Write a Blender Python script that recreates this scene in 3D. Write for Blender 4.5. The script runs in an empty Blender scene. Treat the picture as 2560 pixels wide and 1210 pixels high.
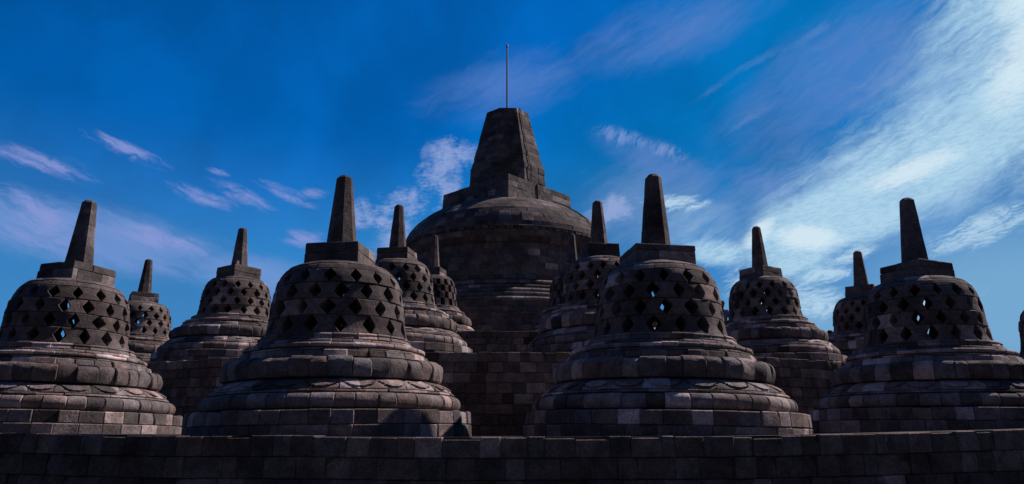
import bpy, math, random
from mathutils import Vector, Matrix, noise
R = math.radians
C = bpy.context.scene.collection
sc = bpy.context.scene

# ------------------------------------------------------------------ camera
cam = bpy.data.cameras.new('camera'); co = bpy.data.objects.new('camera', cam); C.objects.link(co)
cam.sensor_width = 36; cam.lens = 36*1800/2560; cam.clip_start = .05; cam.clip_end = 5000
co.location = (0, 0, 0); co.rotation_euler = (R(90+15), 0, 0)
sc.camera = co

# ------------------------------------------------------------------ light
SUN_AZ, SUN_EL = 60, 42
sd = Vector((math.sin(R(SUN_AZ))*math.cos(R(SUN_EL)), math.cos(R(SUN_AZ))*math.cos(R(SUN_EL)), math.sin(R(SUN_EL))))
sl = bpy.data.lights.new('sun', 'SUN'); sl.energy = 5.0; sl.angle = R(.5); sl.color = (1, .86, .80)
so = bpy.data.objects.new('sun', sl); C.objects.link(so)
so.rotation_euler = (-sd).to_track_quat('-Z', 'Y').to_euler()
sc.view_settings.view_transform = 'Standard'; sc.view_settings.look = 'None'
sc.view_settings.exposure = 0; sc.view_settings.gamma = 1; sc.view_settings.use_curve_mapping = False

# ------------------------------------------------------------------ sky: Nishita blue with cirrus laid out by azimuth and elevation
w = bpy.data.worlds.new('World'); sc.world = w; w.use_nodes = True
nt = w.node_tree; N = nt.nodes; L = nt.links; N.clear()
def nd(t, **k):
    n = N.new(t)
    for a, b in k.items(): setattr(n, a, b)
    return n
def val(sock, v):
    if isinstance(v, (int, float, tuple)): sock.default_value = v
    else: L.new(v, sock)
def M(op, a, b=0, c=None, clamp=False):
    n = nd('ShaderNodeMath', operation=op, use_clamp=clamp)
    val(n.inputs[0], a); val(n.inputs[1], b)
    if c is not None: val(n.inputs[2], c)
    return n.outputs[0]
def VM(op, a, b=(0, 0, 0), s=None):
    n = nd('ShaderNodeVectorMath', operation=op); val(n.inputs[0], a); val(n.inputs[1], b)
    if s is not None: val(n.inputs[3], s)
    return n.outputs['Value'] if op in ('LENGTH', 'DOT_PRODUCT') else n.outputs[0]
def MR(v, a, b, c=0., d=1., smooth=True):
    n = nd('ShaderNodeMapRange', interpolation_type='SMOOTHSTEP' if smooth else 'LINEAR')
    val(n.inputs['Value'], v)
    for i, x in zip(('From Min', 'From Max', 'To Min', 'To Max'), (a, b, c, d)): n.inputs[i].default_value = x
    return n.outputs[0]
def MIX(f, a, b):
    n = nd('ShaderNodeMix', data_type='RGBA'); val(n.inputs[0], f); val(n.inputs[6], a); val(n.inputs[7], b); return n.outputs[2]
sky = nd('ShaderNodeTexSky', sky_type='NISHITA', sun_disc=False)
sky.sun_elevation = R(SUN_EL); sky.sun_rotation = R(SUN_AZ); sky.altitude = 300; sky.air_density = 1; sky.dust_density = .6; sky.ozone_density = 2.5
tc = nd('ShaderNodeTexCoord'); sx = nd('ShaderNodeSeparateXYZ'); L.new(tc.outputs['Generated'], sx.inputs[0])
az = M('MULTIPLY', M('ARCTAN2', sx.outputs[0], sx.outputs[1]), 57.2958)
el = M('MULTIPLY', M('ARCSINE', sx.outputs[2]), 57.2958)
cb = nd('ShaderNodeCombineXYZ'); L.new(az, cb.inputs[0]); L.new(el, cb.inputs[1]); P = cb.outputs[0]
def NZ(vec, scale, detail=5, rough=.55, dist=0., color=False, seed=0., sx_=1., sy_=1., rot=0.):
    mp = nd('ShaderNodeMapping'); mp.inputs['Rotation'].default_value = (0, 0, R(-rot))
    mp2 = nd('ShaderNodeMapping'); mp2.inputs['Scale'].default_value = (sx_, sy_, 1); mp2.inputs['Location'].default_value = (seed, seed*1.7, seed)
    L.new(vec, mp.inputs[0]); L.new(mp.outputs[0], mp2.inputs[0])
    n = nd('ShaderNodeTexNoise'); L.new(mp2.outputs[0], n.inputs['Vector'])
    n.inputs['Scale'].default_value = scale; n.inputs['Detail'].default_value = detail
    n.inputs['Roughness'].default_value = rough; n.inputs['Distortion'].default_value = dist
    return n.outputs['Color' if color else 'Fac']
def warp(amp, scale, seed=0.):
    n = NZ(P, scale, 4, .55, color=True, seed=seed)
    return VM('ADD', P, VM('SCALE', VM('SUBTRACT', n, (.5, .5, .5)), s=amp))
W1 = warp(5, .16, 3); W2 = warp(1.7, .42, 9); W3 = warp(.5, 1.1, 4)
def blob(src, x, y, rx, ry, rot, hard=.0):
    mp = nd('ShaderNodeMapping', vector_type='TEXTURE')
    mp.inputs['Location'].default_value = (x, y, 0); mp.inputs['Rotation'].default_value = (0, 0, R(rot)); mp.inputs['Scale'].default_value = (rx, ry, 1)
    L.new(src, mp.inputs[0])
    sp = nd('ShaderNodeSeparateXYZ'); L.new(mp.outputs[0], sp.inputs[0])
    c2 = nd('ShaderNodeCombineXYZ'); L.new(sp.outputs[0], c2.inputs[0]); L.new(sp.outputs[1], c2.inputs[1])
    return MR(VM('LENGTH', c2.outputs[0]), 1.0, hard)
def total(items):
    o = items[0]
    for i in items[1:]: o = M('MAXIMUM', o, i)
    return o
def dens(blobs, tex, k=1.5, lo=.30, hi=.85):      # ragged edges: the fibre noise eats into the soft shape
    v = total(blobs)
    return MR(M('ADD', v, M('MULTIPLY', M('SUBTRACT', tex, .5), M('MULTIPLY', M('POWER', v, .5), k))), lo, hi)
def avg(a, b, t=.5): return M('ADD', M('MULTIPLY', a, 1-t), M('MULTIPLY', b, t))
# fibre textures along the drift directions
fibR = NZ(W2, .30, 8, .62, .0, sx_=.45, sy_=1.6, rot=24, seed=1)
fib2 = NZ(W2, .42, 8, .60, .0, sx_=.35, sy_=1.8, rot=-24, seed=15)
fib3 = NZ(W2, .8, 10, .68, .0, sx_=.3, sy_=2.2, rot=25, seed=41)
ripR = NZ(W3, 3.0, 6, .64, .0, sx_=.5, sy_=2.0, rot=8, seed=5)
ripV = NZ(W2, 1.6, 4, .6, .0, sx_=2.0, sy_=.45, rot=-36, seed=6)
fibL = NZ(W2, .70, 10, .68, .0, sx_=.38, sy_=2.1, rot=-17, seed=7)
puff = NZ(W2, .50, 9, .62, .0, seed=11)
bigR = NZ(W1, .20, 7, .58, .0, sx_=.8, sy_=1.3, rot=28, seed=31)
bank = dens([blob(P, 42, 27, 16, 11.5, 50, .15), blob(P, 38, 21.5, 13, 7.4, 40, .1), blob(P, 31, 18.8, 12, 5.4, 14, .2),
             blob(P, 25, 15.4, 9, 4.0, 14, .35), blob(P, 21.5, 13.0, 5.5, 3.0, -14, .2), blob(P, 16.5, 13.6, 4.5, 1.7, -8, .1)], avg(bigR, fib3, .45), 3.0, .04, 1.10)
bankt = MR(ripR, .32, .60, .68, 1.)
core = dens([blob(P, 38.5, 24, 7.5, 3.4, 55, 0), blob(P, 40, 28, 6, 3, 30, 0), blob(P, 30.5, 18.0, 6.5, 1.7, 14, 0), blob(P, 23.0, 14.2, 5, 1.9, -10, 0), blob(P, 19.6, 14.8, 3, 1.4, 40, 0)], avg(bigR, ripR, .4), 1.5, .25, .95)
haloR = dens([blob(P, 36, 22, 20, 12, 40, 0), blob(P, 27, 17, 18, 8, 20, .1), blob(P, 12, 17.5, 12, 5.5, 0, 0)], avg(fibR, fib3, .3), 2.6, .1, 1.1)
lowR = total([blob(P, 36, 8, 18, 9, 0, .2), blob(P, 22, 8, 14, 5, 0, 0)])
streak = dens([blob(P, 34.5, 13.4, 7.0, 1.7, 15, .1), blob(P, 24.3, 11.3, 3.2, 1.0, 3, .1), blob(P, 23.2, 9.4, 4.4, 2.2, -10, .1), blob(P, 19.0, 10.4, 4.2, 3.0, -30, .1), blob(P, 30, 9.0, 6, 1.8, 6, 0), blob(P, 13.5, 17.6, 5, 1.3, -6, 0), blob(P, 26, 12.6, 3.4, 1.0, 20, 0)], avg(ripR, fib3, .6), 3.8, .28, 1.2)
veil = dens([blob(P, -.5, 27.2, 12, 4.4, 12, 0), blob(P, 14, 30.6, 16, 4.2, 10, 0), blob(P, 26, 25.5, 16, 6.5, 25, .1), blob(P, 12, 21.0, 10, 2.6, -26, 0), blob(P, 21, 18.2, 7, 2.2, -20, 0)], avg(fib3, fibR, .6), 2.6, .15, 1.35)
veil2 = dens([blob(P, -31, 13.2, 14, 3.6, -5, .2), blob(P, -20, 11.6, 10, 2.6, -5, .1), blob(P, -8, 14.2, 6, 3, 0, 0)], fibL, 1.3, .15, 1.05)
thin = dens([blob(P, 21.0, 27.6, 5.0, .8, 14, 0), blob(P, 25.5, 28.8, 4.0, .7, 20, 0), blob(P, 17, 26, 4.5, .8, 30, 0), blob(P, 20, 23.6, 5, .9, 22, 0)], avg(fibR, fib3, .6), 4.5, .30, 1.9)
combs = dens([blob(P, 9.4, 23.0, 4.4, 1.3, -18, 0), blob(P, 13, 21.6, 3.6, 1.2, -24, 0)], avg(ripV, fib3, .4), 4.0, .30, 1.3)
left = dens([blob(P, -35.0, 17.8, 7.0, 1.35, -8, 0), blob(P, -29.9, 19.6, 5.0, .95, -15, .1), blob(P, -24.4, 17.0, 4.8, 1.0, -12, 0), blob(P, -21.6, 17.5, 4.2, .95, -20, .15),
             blob(P, -18.2, 17.9, 4.2, .85, -17, .1), blob(P, -16.2, 18.1, 2.2, .8, 2, 0), blob(P, -16.6, 14.6, 3.0, 1.5, 0, 0), blob(P, -23.4, 19.0, 1.7, .5, -8, 0), blob(P, -27, 13.6, 7, 1.4, -8, 0), blob(P, -13.5, 16.2, 3.0, 1.0, -12, 0),
             blob(P, -34.5, 14.3, 5.2, 1.9, -26, .1), blob(P, -33.5, 12.6, 5, 1.3, -5, 0)], fibL, 3.6, .24, 1.5)
mid = dens([blob(P, 8.2, 17.2, 4.4, 2.4, 10, 0), blob(P, -5.2, 21.8, 4.2, 2.2, 0, .15), blob(P, -11.5, 17.0, 6.0, 2.2, 14, .1), blob(P, -6.6, 20.0, 3.6, 2.4, 60, .2), blob(P, -8.6, 17.9, 5.4, 2.2, 24, .2), blob(P, -10.6, 16.4, 4.4, 1.7, 0, .1),
            blob(P, -9.5, 14.8, 3.0, 2.0, -30, .1), blob(P, -5.5, 18.5, 3.6, 2.6, 60, .1)], avg(puff, ripR, .3), 4.6, .30, 1.35)
# colours are radiance before the .1 background strength
tint = nd('ShaderNodeMix', data_type='RGBA', blend_type='MULTIPLY'); tint.inputs[0].default_value = 1
L.new(sky.outputs[0], tint.inputs[6]); tint.inputs[7].default_value = (.004, .50, 1.08, 1)
col = VM('MINIMUM', tint.outputs[2], (.05, 1.62, 4.8))
mott = NZ(W1, .09, 4, .5, seed=21)
mm = MR(mott, .3, .7, .84, 1.16)
cmb = nd('ShaderNodeCombineXYZ')
for i in range(3): L.new(mm, cmb.inputs[i])
col = VM('MULTIPLY', col, cmb.outputs[0])
col = MIX(MR(el, 24, 4, 0, .62), col, (.9, 2.9, 5.9, 1))
col = MIX(M('MULTIPLY', lowR, .74), col, (2.2, 4.4, 6.6, 1))
col = MIX(M('MULTIPLY', haloR, .66), col, (1.5, 2.9, 5.6, 1))
col = MIX(M('MULTIPLY', veil, .62), col, (1.15, 2.3, 5.7, 1))
col = MIX(M('MULTIPLY', veil2, .75), col, (1.8, 3.1, 6.5, 1))
col = MIX(M('MULTIPLY', thin, .45), col, (2.0, 2.9, 6.2, 1))
col = MIX(M('MULTIPLY', combs, .60), col, (2.4, 3.5, 6.6, 1))
col = MIX(M('MULTIPLY', left, .85), col, (2.5, 3.1, 6.6, 1))
col = MIX(M('MULTIPLY', mid, .74), col, (3.2, 4.1, 7.0, 1))
soft = dens([blob(P, 36, 22, 20, 11, 42, .1), blob(P, 26, 16.5, 15, 6.5, 14, .1), blob(P, 15, 15.5, 8, 3.4, 0, 0)], avg(fib3, bigR, .5), 3.2, .10, 1.5)
col = MIX(M('MULTIPLY', soft, .62), col, (3.0, 5.0, 7.4, 1))
col = MIX(M('MULTIPLY', streak, .80), col, (5.0, 7.0, 8.6, 1))
col = MIX(M('MULTIPLY', M('MULTIPLY', bank, bankt), .92), col, (4.4, 6.8, 8.4, 1))
col = MIX(M('MULTIPLY', core, .75), col, (7.0, 8.4, 9.2, 1))
# dim broken cloud behind the camera and overhead, invented as fill for shaded stone
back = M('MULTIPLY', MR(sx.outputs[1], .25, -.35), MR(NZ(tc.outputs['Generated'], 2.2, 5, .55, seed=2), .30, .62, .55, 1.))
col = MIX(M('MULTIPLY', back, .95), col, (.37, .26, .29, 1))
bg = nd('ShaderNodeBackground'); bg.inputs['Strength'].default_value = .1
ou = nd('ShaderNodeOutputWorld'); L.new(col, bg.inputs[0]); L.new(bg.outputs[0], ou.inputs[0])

# ------------------------------------------------------------------ materials
def stone(name, gain=1., tintc=(1, 1, 1), bump=.6, scale=1.):
    m = bpy.data.materials.new(name); m.use_nodes = True
    t = m.node_tree; n = t.nodes; l = t.links; b = n['Principled BSDF']
    at = n.new('ShaderNodeVertexColor'); at.layer_name = 'tone'
    tcn = n.new('ShaderNodeTexCoord')
    oi = n.new('ShaderNodeObjectInfo')
    off = n.new('ShaderNodeVectorMath'); off.operation = 'MULTIPLY_ADD'
    l.new(oi.outputs['Random'], off.inputs[0]); off.inputs[1].default_value = (17, 29, 11); l.new(tcn.outputs['Object'], off.inputs[2])
    def nz(s, d, r=.6):
        k = n.new('ShaderNodeTexNoise'); k.inputs['Scale'].default_value = s*scale; k.inputs['Detail'].default_value = d; k.inputs['Roughness'].default_value = r
        l.new(off.outputs[0], k.inputs['Vector']); return k.outputs['Fac']
    def mr(v, a, b_, c, d):
        k = n.new('ShaderNodeMapRange'); l.new(v, k.inputs[0])
        for i, x in enumerate((a, b_, c, d)): k.inputs[i+1].default_value = x
        return k.outputs[0]
    def mul(a, c):
        k = n.new('ShaderNodeVectorMath'); k.operation = 'MULTIPLY'; l.new(a, k.inputs[0])
        if isinstance(c, tuple): k.inputs[1].default_value = c
        else: l.new(c, k.inputs[1])
        return k.outputs[0]
    a = mul(at.outputs['Color'], tuple(gain*x for x in tintc))
    a = mul(a, mr(nz(1.1, 6, .65), .32, .68, .55, 1.5))
    a = mul(a, mr(nz(3.6, 6, .7), .32, .68, .68, 1.35))
    a = mul(a, mr(nz(9, 6, .7), .3, .7, .68, 1.35))
    a = mul(a, mr(nz(45, 5, .75), .36, .64, .62, 1.3))
    # pale lichen spots
    sp = mr(nz(6.5, 8, .75), .60, .70, 0, .45)
    mx = n.new('ShaderNodeMix'); mx.data_type = 'RGBA'; l.new(sp, mx.inputs[0]); l.new(a, mx.inputs[6])
    mx.inputs[7].default_value = tuple(.11*gain*x for x in tintc) + (1,)
    l.new(mx.outputs[2], b.inputs['Base Color'])
    b.inputs['Roughness'].default_value = .92; b.inputs['Specular IOR Level'].default_value = .2
    h = n.new('ShaderNodeMath'); h.operation = 'ADD'; l.new(nz(38, 6, .7), h.inputs[0])
    h2 = n.new('ShaderNodeMath'); h2.operation = 'MULTIPLY'; l.new(nz(7, 5, .6), h2.inputs[0]); h2.inputs[1].default_value = 1.6; l.new(h2.outputs[0], h.inputs[1])
    bp = n.new('ShaderNodeBump'); bp.inputs['Strength'].default_value = bump; bp.inputs['Distance'].default_value = .02/scale
    l.new(h.outputs[0], bp.inputs['Height']); l.new(bp.outputs[0], b.inputs['Normal'])
    return m
def plain(name, col, rough=.7, metal=0., bump=0.):
    m = bpy.data.materials.new(name); m.use_nodes = True; b = m.node_tree.nodes['Principled BSDF']
    n = m.node_tree.nodes.new('ShaderNodeTexNoise'); n.inputs['Scale'].default_value = 14; n.inputs['Detail'].default_value = 4
    r = m.node_tree.nodes.new('ShaderNodeMix'); r.data_type = 'RGBA'
    r.inputs[6].default_value = tuple(c*.75 for c in col) + (1,); r.inputs[7].default_value = tuple(min(1, c*1.2) for c in col) + (1,)
    m.node_tree.links.new(n.outputs['Fac'], r.inputs[0]); m.node_tree.links.new(r.outputs[2], b.inputs['Base Color'])
    b.inputs['Roughness'].default_value = rough; b.inputs['Metallic'].default_value = metal
    return m
GT = (1.17, .94, .88)
STONE = stone('andesite', 2.75, GT, .6)
STONE_WALL = stone('andesite_wall', 2.05, (1.22, .95, .82), .6)
STONE_MAIN = stone('andesite_weathered', 1.95, (1.12, .94, .90), .5, .5)
PAVE = stone('andesite_paving', 1.0, GT, .5)

# ------------------------------------------------------------------ mesh builder
class MB:
    def __init__(s): s.v = []; s.f = []; s.c = []
    def add(s, vs, fs, col):
        o = len(s.v); s.v += vs; s.f += [tuple(i+o for i in f) for f in fs]; s.c += [col]*len(vs)
    def mesh(s, name, mat, sharp=26):
        me = bpy.data.meshes.new(name); me.from_pydata(s.v, [], s.f); me.update()
        a = me.color_attributes.new('tone', 'FLOAT_COLOR', 'POINT')
        a.data.foreach_set('color', [x for c in s.c for x in (c[0], c[1], c[2], 1.)])
        me.polygons.foreach_set('use_smooth', [True]*len(me.polygons)); me.set_sharp_from_angle(angle=R(sharp))
        me.materials.append(mat); return me
    def build(s, name, mat, parent=None, sharp=26):
        o = bpy.data.objects.new(name, s.mesh(name, mat, sharp)); C.objects.link(o); o.parent = parent; return o

def tone(rng, base=.05, spread=.42, light=.07):
    k = base*math.exp(rng.gauss(0, spread))
    if rng.random() < light: k = base*rng.uniform(1.9, 3.0)
    k = min(k, .19)
    wch = rng.gauss(0, .055)
    return (k*(1+wch), k, k*(1-wch*.7+.02))

def polyr(th, poly):
    if not poly: return 1.
    n, rot = poly; seg = 2*math.pi/n
    d = (th-rot) % seg - seg/2
    return math.cos(seg/2)/math.cos(d)     # circumradius based, corners at rot + k*seg

def ring(mb, rng, z0, z1, rp, n, depth=.12, poly=None, th0=0., th1=2*math.pi, jw=.16, jr=.006, nu=3, nv=3, bev=.01,
         gap=None, petal=None, rin=None, flat=False, ph=0., tn=None, jz=.004, rough=.003, cen=(0, 0), zf=None, chip=.0):
    full = abs(th1-th0-2*math.pi) < 1e-6
    edges = []
    for i in range(n+1):
        j = rng.uniform(-jw, jw) if (full and 0 < i < n) or (not full and 0 < i < n) else 0
        edges.append(th0+(th1-th0)*(i+j)/n+ph)
    H = z1-z0
    for i in range(n):
        a, b = edges[i], edges[i+1]; dth = b-a
        dr = rng.gauss(0, jr); dz1 = -abs(rng.gauss(0, jz)); col = tn(rng, (a+b)/2) if tn else tone(rng)
        rm = rp(.5)
        eu = min(.2, bev/max(.01, rm*dth)); ev = min(.25, bev/H)
        us = [0, eu] + [eu+(1-2*eu)*k/(nu+1) for k in range(1, nu+1)] + [1-eu, 1]
        if poly:
            seg = 2*math.pi/poly[0]
            k0 = math.ceil((a-poly[1])/seg)
            while poly[1]+k0*seg < b:
                u = (poly[1]+k0*seg-a)/dth
                if eu < u < 1-eu:
                    us = [x for x in us if abs(x-u) > .03 or x in (0, 1, eu, 1-eu)] + [u-.012*(.3/max(dth, .05)), u, u+.012*(.3/max(dth, .05))]
                k0 += 1
            us = sorted(us)
        vs_ = [0, ev] + [ev+(1-2*ev)*k/(nv+1) for k in range(1, nv+1)] + [1-ev, 1]
        NU, NV = len(us), len(vs_)
        sk = rng.gauss(0, .015); gl, gr = rng.uniform(.74, 1.22), rng.uniform(.74, 1.22); gm = rng.uniform(.42, .58)
        chips = [(rng.choice((0., 1.)), 1., rng.uniform(.15, .45), rng.uniform(.012, .045)) for _ in range(1)] if rng.random() < chip else []
        seed = rng.uniform(0, 99)
        def pos(u, v, inner):
            if gap:
                kind, d = gap
                s_ = d*(1-abs(2*v-1)) if kind == 'diamond' else d
                if kind == 'diamond': s_ = d*(v/gm if v < gm else (1-v)/(1-gm))
                s_ *= .82 if inner else 1.
                sl_, sr_ = s_*gl, s_*gr; th = a+dth*(sl_+u*(1-sl_-sr_))
            else: th = a+dth*(u+sk*(v-.5)*0)
            z = z0+H*v+(dz1*v if not gap else 0)
            r = rp(v)
            if not inner:
                if flat: r *= math.cos(dth/2)/math.cos(th-(a+b)/2)
                r += dr
                if u < 1e-9 or u > 1-1e-9: r -= bev
                if v < 1e-9 or v > 1-1e-9: r -= bev
                if petal: r += petal(th, v)
                for (cu, cv, cs, cd) in chips:
                    q = math.hypot(u-cu, v-cv)/cs
                    if q < 1: r -= cd*(1-q)
                r += rough*2*noise.noise(Vector((th*r*5+seed, z*6, seed)))
            else:
                r = rin if rin and not callable(rin) else (rin(v) if rin else r-depth)
            if poly: r *= polyr(th, poly)
            if zf: z += zf(cen[0]+r*math.sin(th), v)
            return (cen[0]+r*math.sin(th), cen[1]-r*math.cos(th), z)
        vt = [pos(u, v, 0) for v in vs_ for u in us]; fs = []
        for q in range(NV-1):
            for p in range(NU-1):
                fs.append((q*NU+p, q*NU+p+1, (q+1)*NU+p+1, (q+1)*NU+p))
        o2 = len(vt)
        vt += [pos(u, v, 1) for v in vs_ for u in us]
        loop = [p for p in range(NU)] + [q*NU+NU-1 for q in range(1, NV)] + [(NV-1)*NU+p for p in range(NU-2, -1, -1)] + [q*NU for q in range(NV-2, 0, -1)]
        for k in range(len(loop)):
            x, y = loop[k], loop[(k+1) % len(loop)]
            fs.append((y, x, o2+x, o2+y))
        if gap:
            for q in range(NV-1):
                for p in range(NU-1):
                    fs.append((o2+q*NU+p, o2+(q+1)*NU+p, o2+(q+1)*NU+p+1, o2+q*NU+p+1))
        mb.add(vt, fs, col)

def lathe(mb, prof, n=48, poly=None, col=(.03, .028, .028), cen=(0, 0), cap=True):
    vs = []; fs = []
    m = n
    if poly: m = poly[0]*max(1, n//poly[0])
    for r, z in prof:
        for k in range(m):
            th = (poly[1] if poly else 0)+2*math.pi*k/m
            q = r*polyr(th, poly) if poly else r
            vs.append((cen[0]+q*math.sin(th), cen[1]-q*math.cos(th), z))
    for i in range(len(prof)-1):
        for k in range(m):
            k2 = (k+1) % m
            fs.append((i*m+k, i*m+k2, (i+1)*m+k2, (i+1)*m+k))
    if cap: fs.append(tuple(range((len(prof)-1)*m, len(prof)*m)))
    mb.add(vs, fs, col)

def interp(pts):
    def f(x):
        if x <= pts[0][0]: return pts[0][1]
        for (a, b), (c, d) in zip(pts, pts[1:]):
            if x <= c: return b+(d-b)*(x-a)/(c-a)
        return pts[-1][1]
    return f
def smoothed(pts, s=.25):
    f = interp(pts)
    return lambda x: (f(x-s*.1)+f(x)+f(x+s*.1))/3

def empty(name, loc, rz=0, scale=1):
    o = bpy.data.objects.new(name, None); C.objects.link(o); o.location = loc; o.rotation_euler = (0, 0, rz); o.scale = (scale,)*3; o.empty_display_size = .2
    return o
def tag(o, label=None, cat=None, group=None, kind=None):
    for k, x in (('label', label), ('category', cat), ('group', group), ('kind', kind)):
        if x: o[k] = x
    return o

# ------------------------------------------------------------------ the small latticed stupas
BELL0 = interp([(1.10, .95), (1.16, .910), (1.22, .885), (1.32, .868), (1.45, .855), (1.6, .843), (1.75, .822), (1.88, .785), (1.97, .738), (2.03, .69), (2.08, .62), (2.13, .50)])
def half_round(R0, b, lo=0., hi=0.):       # torus face: radius falls away at top and bottom
    def f(t):
        x = abs(2*t-1)**1.35*(1 if t > .5 else -1)
        return R0-b*(1-math.sqrt(max(0, 1-x*x*.97)))-lo*max(0, -x)-hi*max(0, x)
    return f
def make_stupa(seed, kind, root, low=False, worn=0., bw=1., hw=1., hd=0.):
    BELL = lambda z: BELL0(z)*bw
    rng = random.Random(seed)
    lit = lambda rg, th: tone(rg, .052, .37, .09)  # own stone tone of base and mouldings, random per block on every side
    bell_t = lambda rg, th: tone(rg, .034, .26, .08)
    parts = []
    # base: two courses of flat-faced blocks
    m = MB()
    ring(m, rng, -.08, .085, lambda t: 1.74, 40, flat=True, tn=lit, ph=rng.random(), jz=.003, nv=1, nu=1, depth=.2)
    ring(m, rng, .088, .245, lambda t: 1.73-.01*t, 42, flat=True, tn=lit, ph=rng.random(), jr=.01, jz=.006, nv=1, nu=1, depth=.3, chip=.3)
    lathe(m, [(1.69, -.08), (1.69, .235), (1.4, .236)]); parts.append(m.build('base', STONE, root))
    m = MB()
    ring(m, rng, .250, .430, half_round(1.595, .07, 0, .03), 41, tn=lit, ph=rng.random(), jr=.010, nv=7, nu=2, depth=.3, chip=.25, bev=.014, jw=.12)
    lathe(m, [(1.45, .25), (1.45, .425), (1.2, .426)]); parts.append(m.build('lower_moulding', STONE, root))
    m = MB()
    ring(m, rng, .433, .463, lambda t: 1.515-.012*t, 34, tn=lit, ph=rng.random(), nv=1, nu=1, depth=.2, bev=.006)
    npet = 22; ph0 = rng.random()*6
    def pet(th, v):
        x = ((th+ph0)*npet/(2*math.pi)) % 1.
        # each petal hangs as a U: its rim reaches lowest at mid-petal
        edge = .90-.74*(1-abs(2*x-1)**3)
        return -.022 if abs(v-edge) < .085 else (.012 if v > edge else -.004)
    ring(m, rng, .466, .600, lambda t: 1.485-.05*t-.17*t**2.2, 36, tn=lambda rg, th: tone(rg, .062, .40, .14), ph=rng.random(), jr=.005, nv=11 if not low else 4, nu=10 if not low else 3, depth=.25, petal=pet, bev=.007)
    lathe(m, [(1.42, .433), (1.40, .51), (1.20, .59), (1.0, .591)]); parts.append(m.build('lotus_cushion', STONE, root))
    m = MB()
    up = lambda t: 1.37-.058*(1-math.sqrt(max(0, 1-(2*t-.9)**2*.8)))-.02*max(0, t-.8)/.2
    ring(m, rng, .604, .845, up, 36, tn=lambda rg, th: tone(rg, .046, .35, .05), ph=rng.random(), jr=.009, nv=6, nu=3, depth=.35, chip=.85, bev=.011, jz=.014, rough=.012, jw=.22)
    lathe(m, [(1.17, .60), (1.22, .825), (1.0, .827)]); parts.append(m.build('upper_moulding', STONE, root))
    m = MB()
    ring(m, rng, .84, .925, lambda t: 1.20-.03*t, 30, tn=lit, ph=rng.random(), nv=1, nu=2, depth=.25, jr=.012, chip=.3)
    ring(m, rng, .928, .955, lambda t: 1.135-.01*t, 28, tn=lit, ph=rng.random(), nv=1, nu=2, depth=.25, jr=.004)
    ring(m, rng, .958, 1.022, half_round(1.135, .03, 0, .012), 28, tn=lambda rg, th: tone(rg, .078, .40, .14), ph=rng.random(), nv=3, nu=2, depth=.25, jr=.005)
    ring(m, rng, 1.025, 1.065, lambda t: 1.03-.02*t, 26, tn=lit, ph=rng.random(), nv=1, nu=2, depth=.25)
    ring(m, rng, 1.068, 1.150, lambda t: .985-.045*t+(.018 if t > .75 else 0), 25, tn=lit, ph=rng.random(), nv=5, nu=2, depth=.25, chip=.3, jr=.008)
    lathe(m, [(1.15, .84), (1.10, .92), (1.02, 1.015), (.96, 1.06), (.9, 1.145), (.4, 1.146)]); parts.append(m.build('neck_moulding', STONE, root))
    # pierced bell
    m = MB()
    rows = [(1.153, 1.374), (1.377, 1.578), (1.582, 1.782), (1.786, 1.965)]
    nb = 16
    for i, (a, b) in enumerate(rows):
        rp = (lambda a, b: lambda t: BELL(a+(b-a)*t))(a, b)
        ri = (lambda a, b: lambda t: BELL(a+(b-a)*t)-.32)(a, b)
        g = ('diamond', .285 if i < 3 else .26) if kind == 'diamond' else ('square', .25)
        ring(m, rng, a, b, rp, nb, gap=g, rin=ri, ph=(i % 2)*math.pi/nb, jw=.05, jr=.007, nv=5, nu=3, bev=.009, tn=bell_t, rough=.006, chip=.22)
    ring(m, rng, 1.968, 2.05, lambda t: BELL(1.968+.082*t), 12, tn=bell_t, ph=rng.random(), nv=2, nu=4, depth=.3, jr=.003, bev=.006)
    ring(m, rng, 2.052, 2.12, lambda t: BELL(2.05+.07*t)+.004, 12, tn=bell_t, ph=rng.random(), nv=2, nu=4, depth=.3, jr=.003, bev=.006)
    lathe(m, [(.60, 1.975), (.58, 2.03), (.42, 2.11)], n=32); 
    vs = [(.60*math.sin(2*math.pi*k/32), -.60*math.cos(2*math.pi*k/32), 1.975) for k in range(32)]; m.add(vs, [tuple(range(31, -1, -1))], (.03, .03, .03))
    parts.append(m.build('bell', STONE, root))
    # square block above the bell
    m = MB(); hz = 2.24 if rng.random() < .6 else 2.27
    sq = (4, R(45)); s2 = math.sqrt(2)*.357*hw
    ph = rng.uniform(-.25, .25)
    ring(m, rng, 2.085, hz, lambda t: s2*(1.015-.01*t), 6, poly=sq, tn=bell_t, ph=ph, jw=.1, nv=1, nu=3, depth=.2, bev=.006, jr=.002)
    ring(m, rng, hz+.002, 2.405+hd, lambda t: s2*(1.004-.02*t), 4, poly=sq, tn=bell_t, ph=ph+.35, jw=.2, nv=3, nu=7, depth=.2, bev=.009, jr=.006, chip=worn, rough=.005)
    lathe(m, [(s2-.03, 2.09), (s2-.035, 2.394+hd)], n=4, poly=sq, col=(.05, .047, .046)); parts.append(m.build('square_block', STONE, root))
    # octagonal finial
    m = MB(); oc = (8, R(22.5)); z0, z1 = 2.395+hd, 3.43
    rs = lambda z: .204-.100*(z-z0)/(z1-z0)
    zs = [z0, z0+.33+rng.uniform(-.05, .05), z0+.66+rng.uniform(-.05, .05), z1]
    sp_t = tone(rng, .031, .12, 0)
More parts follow.
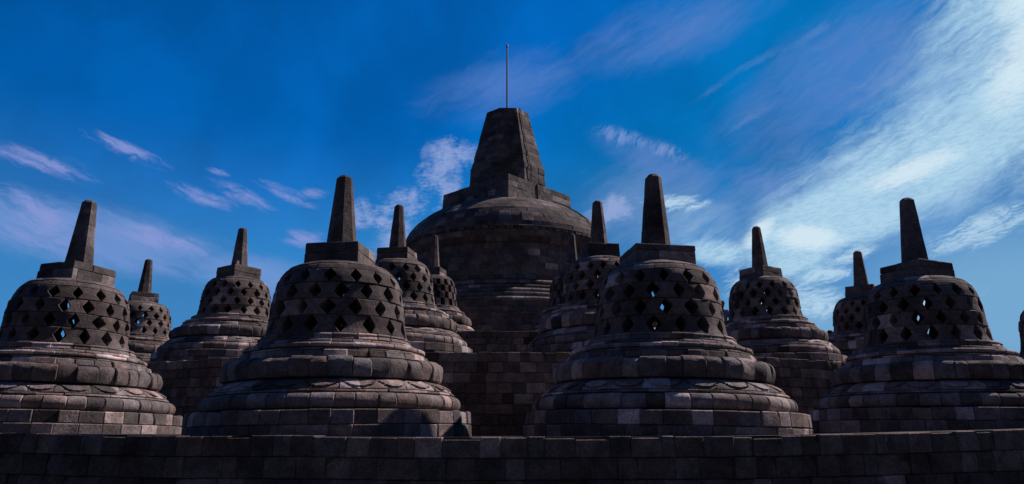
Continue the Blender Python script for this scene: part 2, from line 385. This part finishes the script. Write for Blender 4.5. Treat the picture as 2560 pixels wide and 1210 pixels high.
    for k in range(3):
        a, b = zs[k], zs[k+1]
        def rp(t, a=a, b=b, k=k):
            z = a+(b-a)*t; r = rs(z)
            if z > z1-.04: r *= math.sqrt(max(.3, 1-((z-(z1-.04))/.05)**2))
            return r
        ring(m, rng, a, b, rp, 1, poly=oc, tn=lambda rg, th, q=0: (lambda k: tuple(x*k for x in sp_t))(rg.uniform(.75, 1.3)), nv=2 if k < 2 else 9, nu=14, depth=.05, bev=.002, jr=.001, jz=0, rough=.002)
    lathe(m, [(.10, z0), (.07, z1-.1), (.057, z1-.003)], n=8); parts.append(m.build('finial', STONE, root, sharp=20))
    return parts

RC = Vector((-.25, 28.1, 0))
def rise(x): return .012*noise.noise(Vector((x*.7, 3.1, 0)))+(.0024 if x > 0 else .0012)*min(x*x, 196)
def polar(azd, D): return D*math.sin(R(azd)), D*math.cos(R(azd))
GR1, GR2, GR3 = 'latticed stupas on the lowest terrace', 'latticed stupas on the middle terrace', 'latticed stupas on the top terrace'
specs = [  # az, D, tip height, base z, kind, seed, label, group, extra turn
    (-31.83, 12.8, 3.60, 0.0, 'diamond', 11, 'latticed stone stupa at the left edge, sky showing through its diamond holes', GR1, 0),
    (-13.91, 9.65, 3.45, 0.0, 'diamond', 12, 'large latticed stupa left of the central gap, pale blocks lit on its right flank', GR1, 0),
    (11.80, 10.0, 3.625, 0.0, 'diamond', 13, 'large latticed stupa right of the central gap, mostly in shade', GR1, 0),
    (29.78, 12.95, 3.74, 0.0, 'diamond', 14, 'big dark latticed stupa near the right edge against bright cloud', GR1, 0),
    (38.0, 16.3, 3.62, 0.06, 'diamond', 15, 'dark stupa cut off by the right edge, only its bell flank showing', GR1, 0),
    (-27.45, 24.2, 5.21, 1.6, 'diamond', 16, 'smallest latticed stupa peeking out behind the leftmost one', GR2, 0),
    (-21.17, 20.3, 5.46, 1.7, 'diamond', 17, 'latticed stupa on the middle terrace with a small stone stub on its square block', GR2, 0),
    (-9.24, 15.6, 4.98, 1.5, 'diamond', 18, 'sunlit latticed stupa standing just behind the large one, left of the domed main stupa', GR2, 0),
    (7.22, 15.8, 5.17, 1.5, 'diamond', 19, 'shaded latticed stupa in front of the right side of the main dome', GR2, 0),
    (19.50, 19.0, 5.21, 1.52, 'diamond', 20, 'dark latticed stupa on a high block wall, standing free against white cloud', GR2, 0),
    (26.27, 23.0, 5.24, 1.6, 'diamond', 21, 'slim dark stupa half hidden behind the big one near the right edge', GR2, 0),
    (-6.32, 22.0, 6.05, 2.58, 'square', 22, 'small stupa with square holes in its bell, left of the main dome', GR3, 0),
    (4.95, 22.0, 6.13, 2.60, 'square', 23, 'small dim stupa right of the main dome, overlapped by another stupa', GR3, 0),
]
for i, (a, D, tip, bz, kind, seed, lab, gr, ex) in enumerate(specs):
    x, y = polar(a, D)
    cen = RC if gr != GR3 else Vector((-.2, 29.5, 0))
    z = bz+(rise(x) if gr == GR1 else 0)
    rz = math.atan2(x-cen.x, cen.y-y)
    root = tag(empty('latticed_stupa', (x, y, z), rz+R(ex), (tip-z)/3.43), lab, 'stupa', gr)
    lr = random.Random(seed+900); root.rotation_euler = (R(lr.gauss(0, .35)), R(lr.gauss(0, .35)), rz+R(ex+lr.gauss(0, 1.5)))
    wd = {0: .98, 3: .97, 5: .96, 7: .95, 8: .95, 9: .95, 11: .85, 12: .86}.get(i, 1.); root.scale = (root.scale[2]*wd, root.scale[2]*wd, root.scale[2])
    if i in (1, 2):      # these two lean slightly outward from the central gap
        sgn = -1 if i == 1 else 1
        root.location.x -= sgn*.065; root.rotation_euler[0] = 0; root.rotation_euler[1] = sgn*R(.9)
    make_stupa(seed, kind, root, low=D > 14, worn=.8 if i in (0, 6, 9) else .35,
                bw={1: 1., 2: .95}.get(i, lr.uniform(.95, .99)), hw={1: 1., 2: 1.09}.get(i, lr.uniform(.97, 1.05)), hd={1: .0, 2: -.05}.get(i, lr.uniform(-.03, .015)))
    if i == 6:
        m = MB(); rng = random.Random(5)
        ring(m, rng, 2.39, 2.52, lambda t: .065-.012*t, 1, poly=(4, R(45)), nv=3, nu=12, depth=.03, bev=.006, cen=(.29, -.27)); lathe(m, [(.05, 2.39), (.045, 2.515)], n=4, poly=(4, R(45)), cen=(.29, -.27))
        m.build('stone_stub', STONE, root)

# ------------------------------------------------------------------ central stupa
K = .886; MC = Vector((-.22, 29.5, 0))
root = tag(empty('main_stupa', (MC.x, MC.y, 0), 0), 'huge solid domed central stupa with a blunt octagonal tower on its crown', 'stupa')
rng = random.Random(77)
mt = lambda rg, th: tone(rg, .050, .20, .05)
def courses(m, z0, z1, rf, h, nfun, poly=None, **k):
    n = max(1, round((z1-z0)/h)); hh = (z1-z0)/n
    for i in range(n):
        a = z0+i*hh; b = a+hh
        ring(m, rng, a, b-.0015, (lambda a, b: lambda t: rf(a+(b-a)*t))(a, b), nfun(rf((a+b)/2)), poly=poly, ph=rng.random()*(.5 if poly else 6), tn=mt, jr=.005 if not poly else .006, rough=.0015, nv=1, nu=1 if not poly else 2, bev=.003, depth=.2, jz=0, **k)
nf = lambda r: max(8, int(2*math.pi*r/.42))
m = MB()
bp_ = interp([(2.8, 6.3), (3.1, 6.3), (3.12, 6.0), (3.45, 6.0), (3.47, 5.75), (3.9, 5.75), (3.92, 5.5), (4.45, 5.5)])
for a, b, r in [(2.8, 3.12, 6.2), (3.12, 3.5, 5.95), (3.5, 3.95, 5.75), (3.95, 4.42, 5.55)]:
    courses(m, a, b, lambda z: r, .22, nf); lathe(m, [(r-.05, a), (r-.05, b-.012), (r-.6, b-.011)], n=96)
m.build('stepped_plinth', STONE_MAIN, root)
m = MB()
for a, b, r, br in [(4.42, 4.60, 5.35, .05), (4.60, 4.78, 5.18, .03), (4.78, 4.98, 4.98, .06), (4.98, 5.14, 4.72, .03), (5.14, 5.40, 4.55, .12)]:
    ring(m, rng, a, b-.004, half_round(r, br*1.4, 0, br), nf(r), tn=lambda rg, th: tone(rg, .065, .25, .1), ph=rng.random(), jr=.008, nv=4, nu=1, depth=.3, bev=.01)
    lathe(m, [(r-.12, a), (r-.14, b-.012), (r-.6, b-.011)], n=96)
m.build('ringed_foot', STONE_MAIN, root)
m = MB()
courses(m, 5.40, 6.84, lambda z: 4.02+.02*(z-5.4), .24, nf); lathe(m, [(3.9, 5.3), (3.9, 6.84)], n=96)
m.build('drum', STONE_MAIN, root)
m = MB()
DP = smoothed([(6.84, 4.10), (6.95, 4.22), (7.10, 4.30), (7.26, 4.34), (7.28, 4.40), (7.36, 4.40), (7.38, 4.33), (7.60, 4.30), (7.9, 4.17), (8.2, 3.95), (8.5, 3.62), (8.75, 3.25), (8.95, 2.85), (9.05, 2.6)], .2)
mt = lambda rg, th: tone(rg, .046, .25, .04)
courses(m, 6.84, 7.26, DP, .21, nf)
ring(m, rng, 7.262, 7.36, lambda t: 4.42, 90, tn=mt, gap=('square', .09), rin=4.36, nv=1, nu=1, bev=.008, jw=0)
ring(m, rng, 7.362, 7.40, lambda t: 4.43, 60, tn=mt, nv=1, nu=1, bev=.008, depth=.2)
courses(m, 7.40, 9.05, DP, .20, nf)
lathe(m, [(3.8, 6.83), (4.0, 6.85)]+[(DP(z)-.06, z) for z in (6.95, 7.1, 7.26, 7.4, 7.6, 7.9, 8.2, 8.5, 8.75, 8.95, 9.04)], n=96)
m.build('dome', STONE_MAIN, root, sharp=15)
m = MB(); q4 = (4, 0.03)
nq = lambda r: max(8, int(2*math.pi*r*.9/.5))
courses(m, 8.55, 9.98, lambda z: 2.83-.075*(z-8.55), .24, nq, poly=q4)
lathe(m, [(2.76, 8.5), (2.66, 9.97)], n=4, poly=q4); m.build('square_terrace', STONE_MAIN, root)
o8 = (8, R(22.5)+.05)
m = MB(); courses(m, 9.98, 10.92, lambda z: 1.74-.04*(z-9.98), .235, nq, poly=o8); lathe(m, [(1.70, 9.9), (1.64, 10.91)], n=8, poly=o8); m.build('octagonal_collar', STONE_MAIN, root)
m = MB(); TR = lambda z: 1.665-.685*(z-10.92)/(13.68-10.92)
courses(m, 10.92, 13.68, TR, .24, nq, poly=o8); lathe(m, [(TR(10.9)-.05, 10.9), (TR(13.68)-.05, 13.67)], n=8, poly=o8, col=(.05, .05, .05)); m.build('octagonal_tower', STONE_MAIN, root, sharp=25)
def tube(mb, pts, r, n=8, col=(.1, .1, .1)):
    pts = [Vector(p) for p in pts]; vs = []; fs = []
    for i, p in enumerate(pts):
        d = (pts[min(i+1, len(pts)-1)]-pts[max(i-1, 0)]).normalized()
        u = d.cross(Vector((.3, .2, .9)) if abs(d.z) < .9 else Vector((1, 0, 0))).normalized(); v_ = d.cross(u)
        rr = r[i] if isinstance(r, list) else r
        vs += [tuple(p+u*rr*math.cos(2*math.pi*k/n)+v_*rr*math.sin(2*math.pi*k/n)) for k in range(n)]
    for i in range(len(pts)-1):
        for k in range(n): fs.append((i*n+k, i*n+(k+1) % n, (i+1)*n+(k+1) % n, (i+1)*n+k))
    fs += [tuple(range(n-1, -1, -1)), tuple(range((len(pts)-1)*n, len(pts)*n))]
    mb.add(vs, fs, col)
METAL = plain('weathered_metal', (.16, .12, .12), .5, .4); CABLE = plain('dark_cable', (.02, .018, .02), .6)
m = MB(); tube(m, [(0, 0, 13.6), (0, 0, 16.6), (0, 0, 17.15)], [.040, .034, .028]); rod = m.build('lightning_rod', METAL, root)
m = MB(); tube(m, [(0, 0, 17.13), (0, 0, 17.20), (0, 0, 17.28)], [.045, .05, .02]); m.build('rod_tip', METAL, rod)
# lightning cable down the right front face of the tower and over the dome
def onpoly(th, r, pl, z, off=.045): q = r*polyr(th, pl)+off; return (q*math.sin(th), -q*math.cos(th), z)
pts = [onpoly(R(36), TR(13.68)-.02, o8, 13.74, 0)]+[onpoly(R(37), TR(z), o8, z) for z in (13.66, 12.8, 11.9, 10.95)]+[onpoly(R(37), 1.72, o8, z, .06) for z in (10.9, 10.0)]
pts += [onpoly(R(40), 2.75-.075*(z-8.55), q4, z, .08) for z in (9.95, 9.5, 8.95)]
pts += [(( DP(z)+.05)*math.sin(R(a)), -(DP(z)+.05)*math.cos(R(a)), z) for z, a in ((8.97, 42), (8.75, 46), (8.5, 49), (8.2, 51), (7.9, 52), (7.6, 53), (7.42, 53), (7.3, 53.5), (7.0, 54))]
m = MB(); tube(m, pts, .022, 6); m.build('lightning_cable', CABLE, root)

# ------------------------------------------------------------------ terraces
def terrace(nm, label, cen, Rad, z0, z1, arc, ch, bw, zf, seed, topb=None):
    rng2 = random.Random(seed); m = MB(); n = max(1, round((z1-z0)/ch)); hh = (z1-z0)/n
    for i in range(n):
        a = z1-(i+1)*hh; b = a+hh
        nb = int(2*arc*Rad/(bw*rng2.uniform(.92, 1.1)))
        zz = (lambda a, b: (lambda x, v: zf(x)*((a+(b-a)*v)-z0)/(z1-z0)))(a, b) if zf else None
        ring(m, rng2, a, b-.003, lambda t: Rad+.012*(n-1-i)/n*0+.02*i/n, nb, flat=True, th0=-arc, th1=arc, cen=(cen.x, cen.y), tn=lambda rg, th: tone(rg, .05, .26, .05),
             jw=.30, jr=.011, nv=1, nu=1, bev=.008, depth=.35, jz=.012 if i == 0 else .003, zf=zz, chip=.65)
    cz = (lambda x: zf(x) if zf else 0)
    na = 80; vs = []
    for k in range(na+1):
        th = -arc+2*arc*k/na; x = cen.x+(Rad-.03)*math.sin(th); y = cen.y-(Rad-.03)*math.cos(th)
        vs += [(x, y, z0), (x, y, z1-.02+cz(x))]
    m.add(vs, [(2*k, 2*k+2, 2*k+3, 2*k+1) for k in range(na)], (.03, .03, .03))
    ob = m.build(nm, STONE_WALL); tag(ob, label, 'wall')
    return ob
Y1 = 7.15; R1 = RC.y-Y1; Y2 = 13.35; R2 = RC.y-Y2; C3 = Vector((-.2, 29.5, 0)); Y3 = 20.0; R3 = C3.y-Y3
terrace('retaining_wall', 'long dark block wall across the foreground under the front row of stupas', RC, R1, -1.62, -.010, R(42), .195, .27, rise, 31)
terrace('retaining_wall', 'tall curved block wall behind the front row, carrying the middle terrace', RC, R2, -.02, 1.487, R(75), .19, .27, None, 32)
terrace('retaining_wall', 'short dim block wall at the foot of the main dome, seen between the two inner stupas', C3, R3, 1.48, 2.81, R(80), .19, .30, None, 33)
def paving(nm, cen, Ro, Ri, z, zf=None, full=True):
    m = MB(); rr = random.Random(3); nr = max(1, int((Ro-Ri)/.6)); na = 120
    vs = []; fs = []
    for i in range(nr+1):
        r = Ri+(Ro-Ri)*i/nr
        for k in range(na):
            th = 2*math.pi*k/na; x = cen.x+r*math.sin(th); y = cen.y-r*math.cos(th)
            vs.append((x, y, z+(zf(x) if zf else 0)))
    for i in range(nr):
        for k in range(na): fs.append((i*na+k, (i+1)*na+k, (i+1)*na+(k+1) % na, i*na+(k+1) % na))
    m.add(vs, fs, (.05, .047, .045)); o = m.build(nm, PAVE); o['kind'] = 'structure'; return o
paving('lower_terrace_floor', RC, R1-.1, R2-.5, -.022, rise)
paving('middle_terrace_floor', RC, R2-.1, 7.0, 1.480)
paving('top_terrace_floor', C3, R3-.1, 5.0, 2.80)
m = MB(); s = 1500; m.add([(-s, -s, -1.62), (s, -s, -1.62), (s, s, -1.62), (-s, s, -1.62)], [(0, 1, 2, 3)], (.03, .03, .028))
g_ = m.build('ground', PAVE); g_['kind'] = 'structure'

# ------------------------------------------------------------------ two visitors far back on the terraces
SKIN = plain('skin', (.22, .12, .08), .6); HAIR = plain('hair', (.012, .010, .010), .95)
def person(loc, rz, label, shirt, trousers, bend=0.):
    root = tag(empty('person', loc, rz), label, 'person', 'visitors on the upper terraces')
    J = [((0, 0, .95), .13), ((0, 0, 1.15), .125), ((0, .01, 1.36), .15), ((0, .0, 1.47), .06), ((0, -.01, 1.56), .055), ((0, -.02, 1.64), .088), ((0, -.01, 1.72), .075),
         ((.17, 0, 1.40), .06), ((.23, .02, 1.14), .045), ((.22, -.10, .92), .035), ((.21, -.14, .84), .03), ((-.17, 0, 1.40), .06), ((-.23, .02, 1.14), .045), ((-.22, -.08, .90), .035), ((-.21, -.12, .82), .03),
         ((.09, 0, .86), .095), ((.10, -.01, .48), .065), ((.10, .02, .09), .045), ((.10, -.14, .04), .035), ((-.09, 0, .86), .095), ((-.10, -.03, .48), .065), ((-.10, .03, .09), .045), ((-.10, -.13, .04), .035)]
    E_ = [(0, 1), (1, 2), (2, 3), (3, 4), (4, 5), (5, 6), (2, 7), (7, 8), (8, 9), (9, 10), (2, 11), (11, 12), (12, 13), (13, 14), (0, 15), (15, 16), (16, 17), (17, 18), (0, 19), (19, 20), (20, 21), (21, 22)]
    def skin(name, ids, grow, mat):
        mp = {k: i for i, k in enumerate(ids)}
        me = bpy.data.meshes.new(name); me.from_pydata([J[k][0] for k in ids], [(mp[a], mp[b]) for a, b in E_ if a in mp and b in mp], [])
        o = bpy.data.objects.new(name, me); C.objects.link(o); o.parent = root
        md = o.modifiers.new('skin', 'SKIN'); o.modifiers.new('sub', 'SUBSURF').levels = 2; o.modifiers['sub'].render_levels = 2
        for i, k in enumerate(ids):
            me.skin_vertices[0].data[i].radius = (J[k][1]+grow,)*2
        me.skin_vertices[0].data[0].use_root = True; me.materials.append(mat); return o
    body = skin('body', list(range(len(J))), 0, SKIN)
    skin('shirt', [0, 1, 2, 3, 7, 8, 11, 12], .014, shirt); skin('trousers', [0, 15, 16, 17, 19, 20, 21], .012, trousers)
    m = MB(); vs = []; fs = []; n = 16
    for i in range(9):
        a = math.pi*i/8*.62
        for k in range(n):
            t = 2*math.pi*k/n; back = 1+.25*max(0, math.cos(t))*(i/8)
            vs.append((.098*math.sin(a)*math.sin(t), .005+.112*math.sin(a)*math.cos(t)*back, 1.685+.108*math.cos(a)-(.02*(i/8) if math.cos(t) > 0 else -.03*(i/8))))
    for i in range(8):
        for k in range(n): fs.append((i*n+k, (i+1)*n+k, (i+1)*n+(k+1) % n, i*n+(k+1) % n))
    m.add(vs, fs, (0, 0, 0)); m.build('hair', HAIR, root)
    return root
px, py = polar(16.45, 26.2)
person((px, py, 2.80), R(150), 'visitor in a pale blue shirt, just showing beside the bell of the large right stupa', plain('blue_cloth', (.16, .2, .42), .9), plain('grey_cloth', (.08, .08, .08), .9))
px, py = polar(23.85, 25.4)
person((px, py, 1.48), R(20), 'visitor in dark clothes whose dark-haired head shows between two stupas at right', plain('dark_cloth', (.03, .025, .03), .9), plain('black_cloth', (.02, .02, .025), .9))
